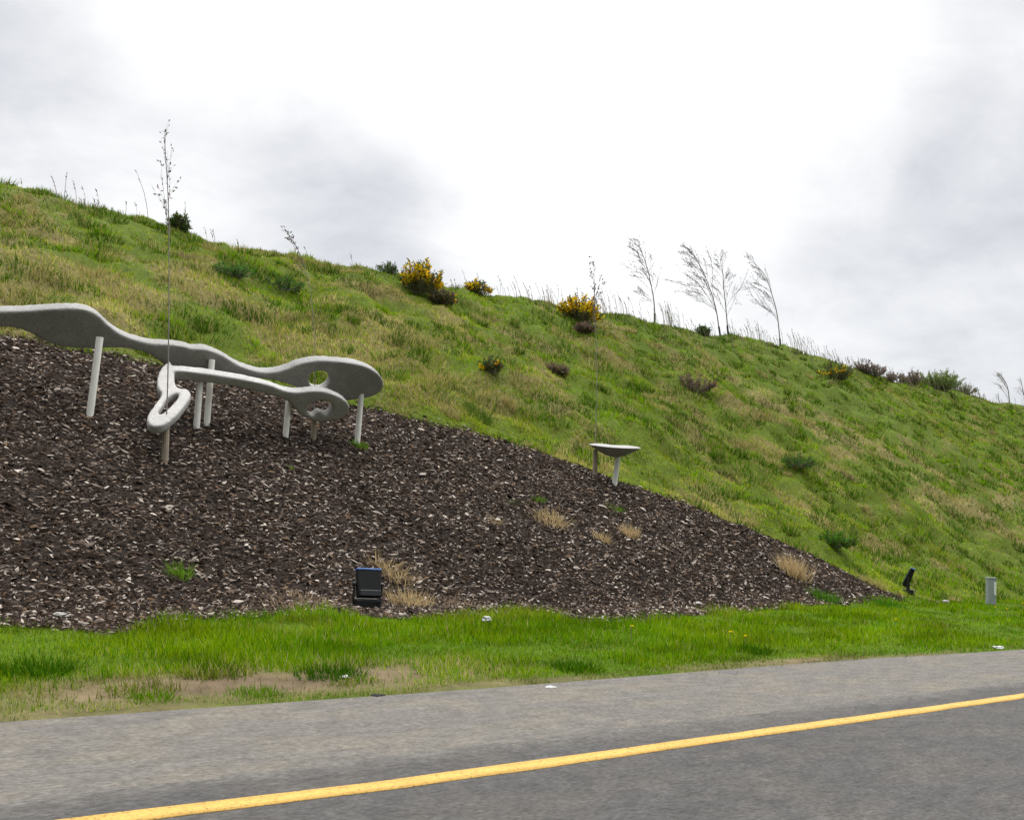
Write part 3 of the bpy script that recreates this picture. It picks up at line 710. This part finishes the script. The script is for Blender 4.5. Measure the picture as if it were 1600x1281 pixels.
for (px, h, w, lab) in ((88, .62, .7, 'curved pale weed stem, leftmost of the group near the left edge'), (100, .72, .1, 'straight weed stem, middle of the group near the left edge'), (119, .68, .5, 'bent weed stem with a dark head, rightmost of the group near the left edge'),
                        (232, 1.35, .6, 'tall faint stem leaning left, just left of the tallest sapling'), (290, .95, .0, 'upright stem right of the tallest sapling, by the dark windswept bush'), (462, .55, 1.6, 'stem with drooping seeds hanging left on the skyline'), (480, .3, .6, 'short stem right of the drooping one'), (196, .35, .2, 'short lone stem between the left edge group and the tallest sapling'), (336, .35, .2, 'short stem standing right of the dark windswept bush'),
                        (870, .95, .5, 'tall curved stem left of the spreading yellow gorse'), (862, .8, .6, 'thin curved stem, left neighbour of the tall curved one by the gorse'), (938, 1.0, 0., 'tall straight stem right of the spreading yellow gorse'), (905, .85, .1, 'dark spiky stem rising out of the spreading yellow gorse')):
    b = at_crest(px, .1); root = empty('weed_stem', b, lab, 'weed', WG); mb = MB(); stalk(mb, Vector((0, 0, 0)), h, w, .008); mb.build('stem', ms, root)

# ------------------------------------------------------------------ tufts on the mulch
def tuft(px, py, R, h, n, col, label, group, name, seed, lean=.0, flat=.5, cat='grass tuft'):
    b = at(px, py); r = np.random.default_rng(seed); a = r.uniform(0, 2*np.pi, n); q = R*np.sqrt(r.random(n))*r.uniform(.5, 1.2, n)
    x = b.x+q*np.cos(a)*1.25; y = b.y+q*np.sin(a); z = gz(x, y)
    T = np.array(col)[None]*r.uniform(.6, 1.35, n)[:, None]
    V, F, C = blades(np.stack([x-b.x, y-b.y, z-b.z], 1), h*r.uniform(.5, 1.2, n), np.full(n, .012)*r.uniform(.6, 1.3, n), np.where(r.random(n) < .5, a, math.radians(180)+r.normal(0, .8, n)), np.clip(r.normal(flat, .22, n), .05, .95), T, T*1.2, seed+1)
    o = link(name, np_mesh(name, V, F, 3, C), M['grass']); o.location = b; tag(o, label, cat, group); return o
SGp, GGp = 'dry straw tufts on the mulch', 'green weed tufts on the mulch'
ST = (.42, .32, .17)
tuft(1240, 898, .26, .42, 520, ST, 'big pale straw tuft near the right end of the mulch', SGp, 'straw_tuft', 601)
tuft(640, 945, .24, .24, 300, ST, 'straw tuft on the grass edge, right of the black floodlight', SGp, 'straw_tuft', 602, flat=.7)
tuft(622, 905, .16, .28, 150, ST, 'straggly straw tuft behind the right side of the black floodlight', SGp, 'straw_tuft', 603, flat=.8)
tuft(600, 885, .14, .24, 90, ST, 'thin straw wisp above the black floodlight', SGp, 'straw_tuft', 613, flat=.85)
tuft(860, 815, .28, .2, 420, ST, 'straw tuft in the middle of the mulch, left of two smaller ones', SGp, 'straw_tuft', 604, flat=.75)
tuft(942, 845, .12, .18, 150, ST, 'smallest straw tuft below the dish sculpture', SGp, 'straw_tuft', 605, flat=.6)
tuft(985, 838, .16, .24, 240, ST, 'upright straw tuft below and right of the dish sculpture', SGp, 'straw_tuft', 606, flat=.5)
tuft(470, 945, .40, .14, 520, (.36, .27, .18), 'flattened straw patch left of the black floodlight', SGp, 'straw_tuft', 607, flat=.85)
tuft(770, 815, .12, .12, 90, ST, 'faint straw wisp left of the middle straw tuft', SGp, 'straw_tuft', 608, flat=.8)
tuft(1480, 938, .30, .14, 700, (.40, .27, .17), 'flattened brownish straw patch at the right tip of the mulch', SGp, 'straw_tuft', 609, flat=.8)
tuft(1375, 888, .30, .12, 600, (.36, .27, .15), 'straw patch along the edge between mulch and bank, by the slanted floodlight', SGp, 'straw_tuft', 610, flat=.85)
tuft(720, 946, .28, .10, 420, (.33, .25, .17), 'thin straw patch on the grass edge in the middle', SGp, 'straw_tuft', 612, flat=.85)
GR = (.12, .24, .015)
tuft(282, 903, .08, .20, 110, GR, 'green weed tuft near the lower left of the mulch', GGp, 'green_tuft', 621, flat=.6)
tuft(562, 699, .12, .12, 160, GR, 'green weed tuft at the foot of the right post of the wavy sculpture', GGp, 'green_tuft', 622)
tuft(843, 784, .13, .10, 130, GR, 'green weed tuft above the middle straw tuft', GGp, 'green_tuft', 623)
tuft(963, 797, .17, .10, 150, GR, 'green weed tuft just below the dish sculpture', GGp, 'green_tuft', 624)
tuft(802, 788, .14, .07, 80, (.06, .12, .03), 'dull green weed tuft left of a brighter one', GGp, 'green_tuft', 625)
tuft(745, 652, .35, .30, 420, (.08, .14, .02), 'tall green grass tuft on the upper edge of the mulch', GGp, 'green_tuft', 626, flat=.35)
tuft(1385, 948, .35, .22, 300, (.06, .17, .01), 'leafy dark green tuft on the verge near the slanted floodlight', GGp, 'green_tuft', 627)
tuft(1290, 938, .3, .22, 280, (.07, .19, .01), 'green tuft on the verge below the right end of the mulch', GGp, 'green_tuft', 628)
tuft(455, 733, .06, .06, 40, (.2, .3, .03), 'tiny yellow green weed below the ring end', GGp, 'green_tuft', 629)

for px, py, lab in ((60, 1052, 'shade-tinted grass clump at the lower left of the verge'), (330, 1046, 'shade-tinted grass clump above the bare soil patch'), (520, 1056, 'shade-tinted grass clump at the right end of the bare soil patch'), (900, 1046, 'shade-tinted grass clump low on the verge, below the middle of the mulch'),
                    (1180, 1018, 'shade-tinted grass clump on the verge beside the two dandelions'), (405, 1084, 'small green clump growing in the bare soil patch'), (240, 1092, 'small green clump at the asphalt edge left of the bare soil')):
    small = 'small' in lab
    tuft(px, py, .15 if small else .24, .07 if small else .11, 260 if small else 520, (.10, .20, .004) if small else (.035, .10, .003), lab, 'grass clumps in the verge', 'grass_clump', 700+px, flat=.7)  # the darker colour paints shaded hollows into the verge
# dandelions
def dandelion(px, py, lab, col=(.80, .62, .02)):
    b = at(px, py); root = empty('dandelion', b, lab, 'flower', 'small flowers in the verge'); h = random.uniform(.13, .18)
    mb = MB(); mb.tube([(0, 0, -.02), (.01, 0, h)], .003, 5); mb.build('stem', ms, root)
    hd = MB()
    for i in range(26):
        a = 2*math.pi*i/26; hd.leaf((.01, 0, h), (math.cos(a), math.sin(a), .3+.5*(i % 2)), .024, .012, col)
    hd.build('flower_head', M['grass'], root)
for px, py, lab in ((1140, 1010, 'left of two yellow dandelions close together on the verge'), (1163, 1012, 'right of two yellow dandelions close together on the verge'), (1399, 984, 'single yellow dandelion in the middle of the right verge'),
                    (1555, 960, 'left one of the dandelions in front of the grey marker'), (1573, 962, 'middle one of the dandelions in front of the grey marker'), (1597, 955, 'rightmost dandelion, at the right edge of the photo'),
                    (985, 1004, 'lone dandelion on the verge below the middle of the mulch')):
    dandelion(px, py, lab)
# litter
def litter(px, py, s, lab, m='paper', cat='litter', name='crumpled_paper', flat=.35):
    b = at(px, py); bm = bmesh.new(); bmesh.ops.create_icosphere(bm, subdivisions=3, radius=1)
    o_ = Vector((px*.37, py*.21, 3))
    for v in bm.verts:
        k = 1+.55*mnoise.noise(v.co*1.7+o_)+.3*mnoise.noise(v.co*4+o_); v.co = Vector((v.co.x*s*k*1.5, v.co.y*s*k, v.co.z*s*k*flat))
    o = bm_obj(name, bm, M[m]); o.location = b+Vector((0, 0, s*flat*.7+(.07 if b.y > EDGE_Y+.7 else 0.0))); tag(o, lab, cat)
litter(760, 981, .038, 'white crumpled paper lying in the green verge', flat=.8)
litter(1560, 1013, .065, 'white scrap of paper on the verge edge at the far right')
litter(860, 1075, .04, 'pale scrap of paper on the edge of the asphalt', flat=.2)
litter(590, 1088, .035, 'dark scrap on the asphalt edge', 'greymetal', name='rubber_scrap')
litter(540, 1060, .03, 'pale scrap of paper in the verge beside the bare soil', flat=.4)
litter(1140, 1052, .09, 'flat dark scrap of rubber on the asphalt edge right of the middle', 'guard', name='rubber_scrap', flat=.12)
litter(93, 977, .035, 'white stone on the lower left edge of the mulch', 'stone', 'stone', 'pale_stone', .6)
litter(1478, 946, .06, 'pale stone on the verge left of the grey marker', 'stone', 'stone', 'pale_stone', .5)
litter(1090, 952, .05, 'pale stone on the edge between mulch and verge', 'stone', 'stone', 'pale_stone', .5)

# ------------------------------------------------------------------ floodlights and marker
def floodlight(px, py, rz, tilt, H, W, lab):
    b = at(px, py); root = empty('floodlight', b, lab, 'floodlight', 'black floodlights in the mulch'); root.rotation_euler = (0, 0, rz)
    R = Matrix.Rotation(tilt, 3, 'X'); c = Vector((0, 0, H*.62)); T = W*.34
    def P(x, y, z): return c+R @ Vector((x, y, z))
    # housing: a tapered bevelled shell, deeper at the bottom
    bm = bmesh.new(); bmesh.ops.create_cube(bm, size=1)
    for v in bm.verts:
        s = v.co; k = 1.0 if s.z > 0 else .92; dep = T*(.55 if s.z > 0 else 1.0) if s.y < 0 else T*.5
        v.co = P(s.x*W*k, (-dep if s.y < 0 else dep)*.8, s.z*H*.72)
    bmesh.ops.bevel(bm, geom=bm.edges[:], offset=.022, segments=3, affect='EDGES', profile=.6)
    bm_obj('housing', bm, M['greymetal'], root, False)
    bm = bbox_bm([(P(0, T*.46, 0), (W*.9, .016, H*.6), R)], .004); bm_obj('lens', bm, M['glass'], root)
    bm = bbox_bm([(P(0, -T*.02, H*.375), (W*1.03, T*.95, .022), R)], .006); rim = bm_obj('top_rim', bm, M['blue'], root)
    bm = bbox_bm([(P(0, T*.02, H*.392), (W*.26, T*.5, .014), R)], .003); bm_obj('latch', bm, M['black'], rim)
    bm = bbox_bm([(P(0, -T*.82, -H*.27), (W*.86, .03, H*.16), R)], .008); bm_obj('gear_cover', bm, M['black'], root)
    bm = bbox_bm([(Vector((s*(W*.5+.018), 0, H*.34)), (.012, .06, H*.58), None) for s in (-1, 1)]+[(Vector((0, 0, .035)), (W+.06, .10, .014), None)], .003)
    bm_obj('bracket', bm, M['black'], root)
    bm = bbox_bm([(Vector((0, 0, .03)), (W*.98, W*.72, .15), None)], .015); bm_obj('base', bm, M['black'], root)
    for s in (-1, 1): mb = MB(); mb.tube([(s*(W*.5-.01), 0, H*.62), (s*(W*.5+.04), 0, H*.62)], .022, 10); mb.build('pivot', M['black'], root)
    mb = MB(); mb.tube(smooth_path([Vector((W*.3, -T*.4, H*.35)), Vector((W*.45, -T*1.3, .12)), Vector((W*.2, -T*1.1, -.03))], 4), .009, 6); mb.build('cable', M['black'], root)
floodlight(572, 950, math.radians(-14), math.radians(-16), .44, .29, 'black floodlight with blue top edge, standing where mulch meets the verge')
floodlight(1419, 928, math.radians(26), math.radians(24), .60, .33, 'slanted dark floodlight seen from the side, at the right tip of the mulch')
b = at(1548, 944); root = empty('roadside_marker', b, 'short grey roadside marker with a white reflective strip', 'marker post'); root.rotation_euler = (0, 0, math.radians(-22))
bm = bbox_bm([(Vector((0, 0, .27)), (.23, .11, .66), None)], .02, 3); bm_obj('body', bm, M['markgrey'], root)
bm = bbox_bm([(Vector((0, 0, .612)), (.245, .125, .03), None)], .008); bm_obj('cap', bm, M['markgrey'], root)
bm = bbox_bm([(Vector((.068, -.058, .37)), (.07, .012, .30), None)], .004); bm_obj('reflector', bm, M['white'], root)
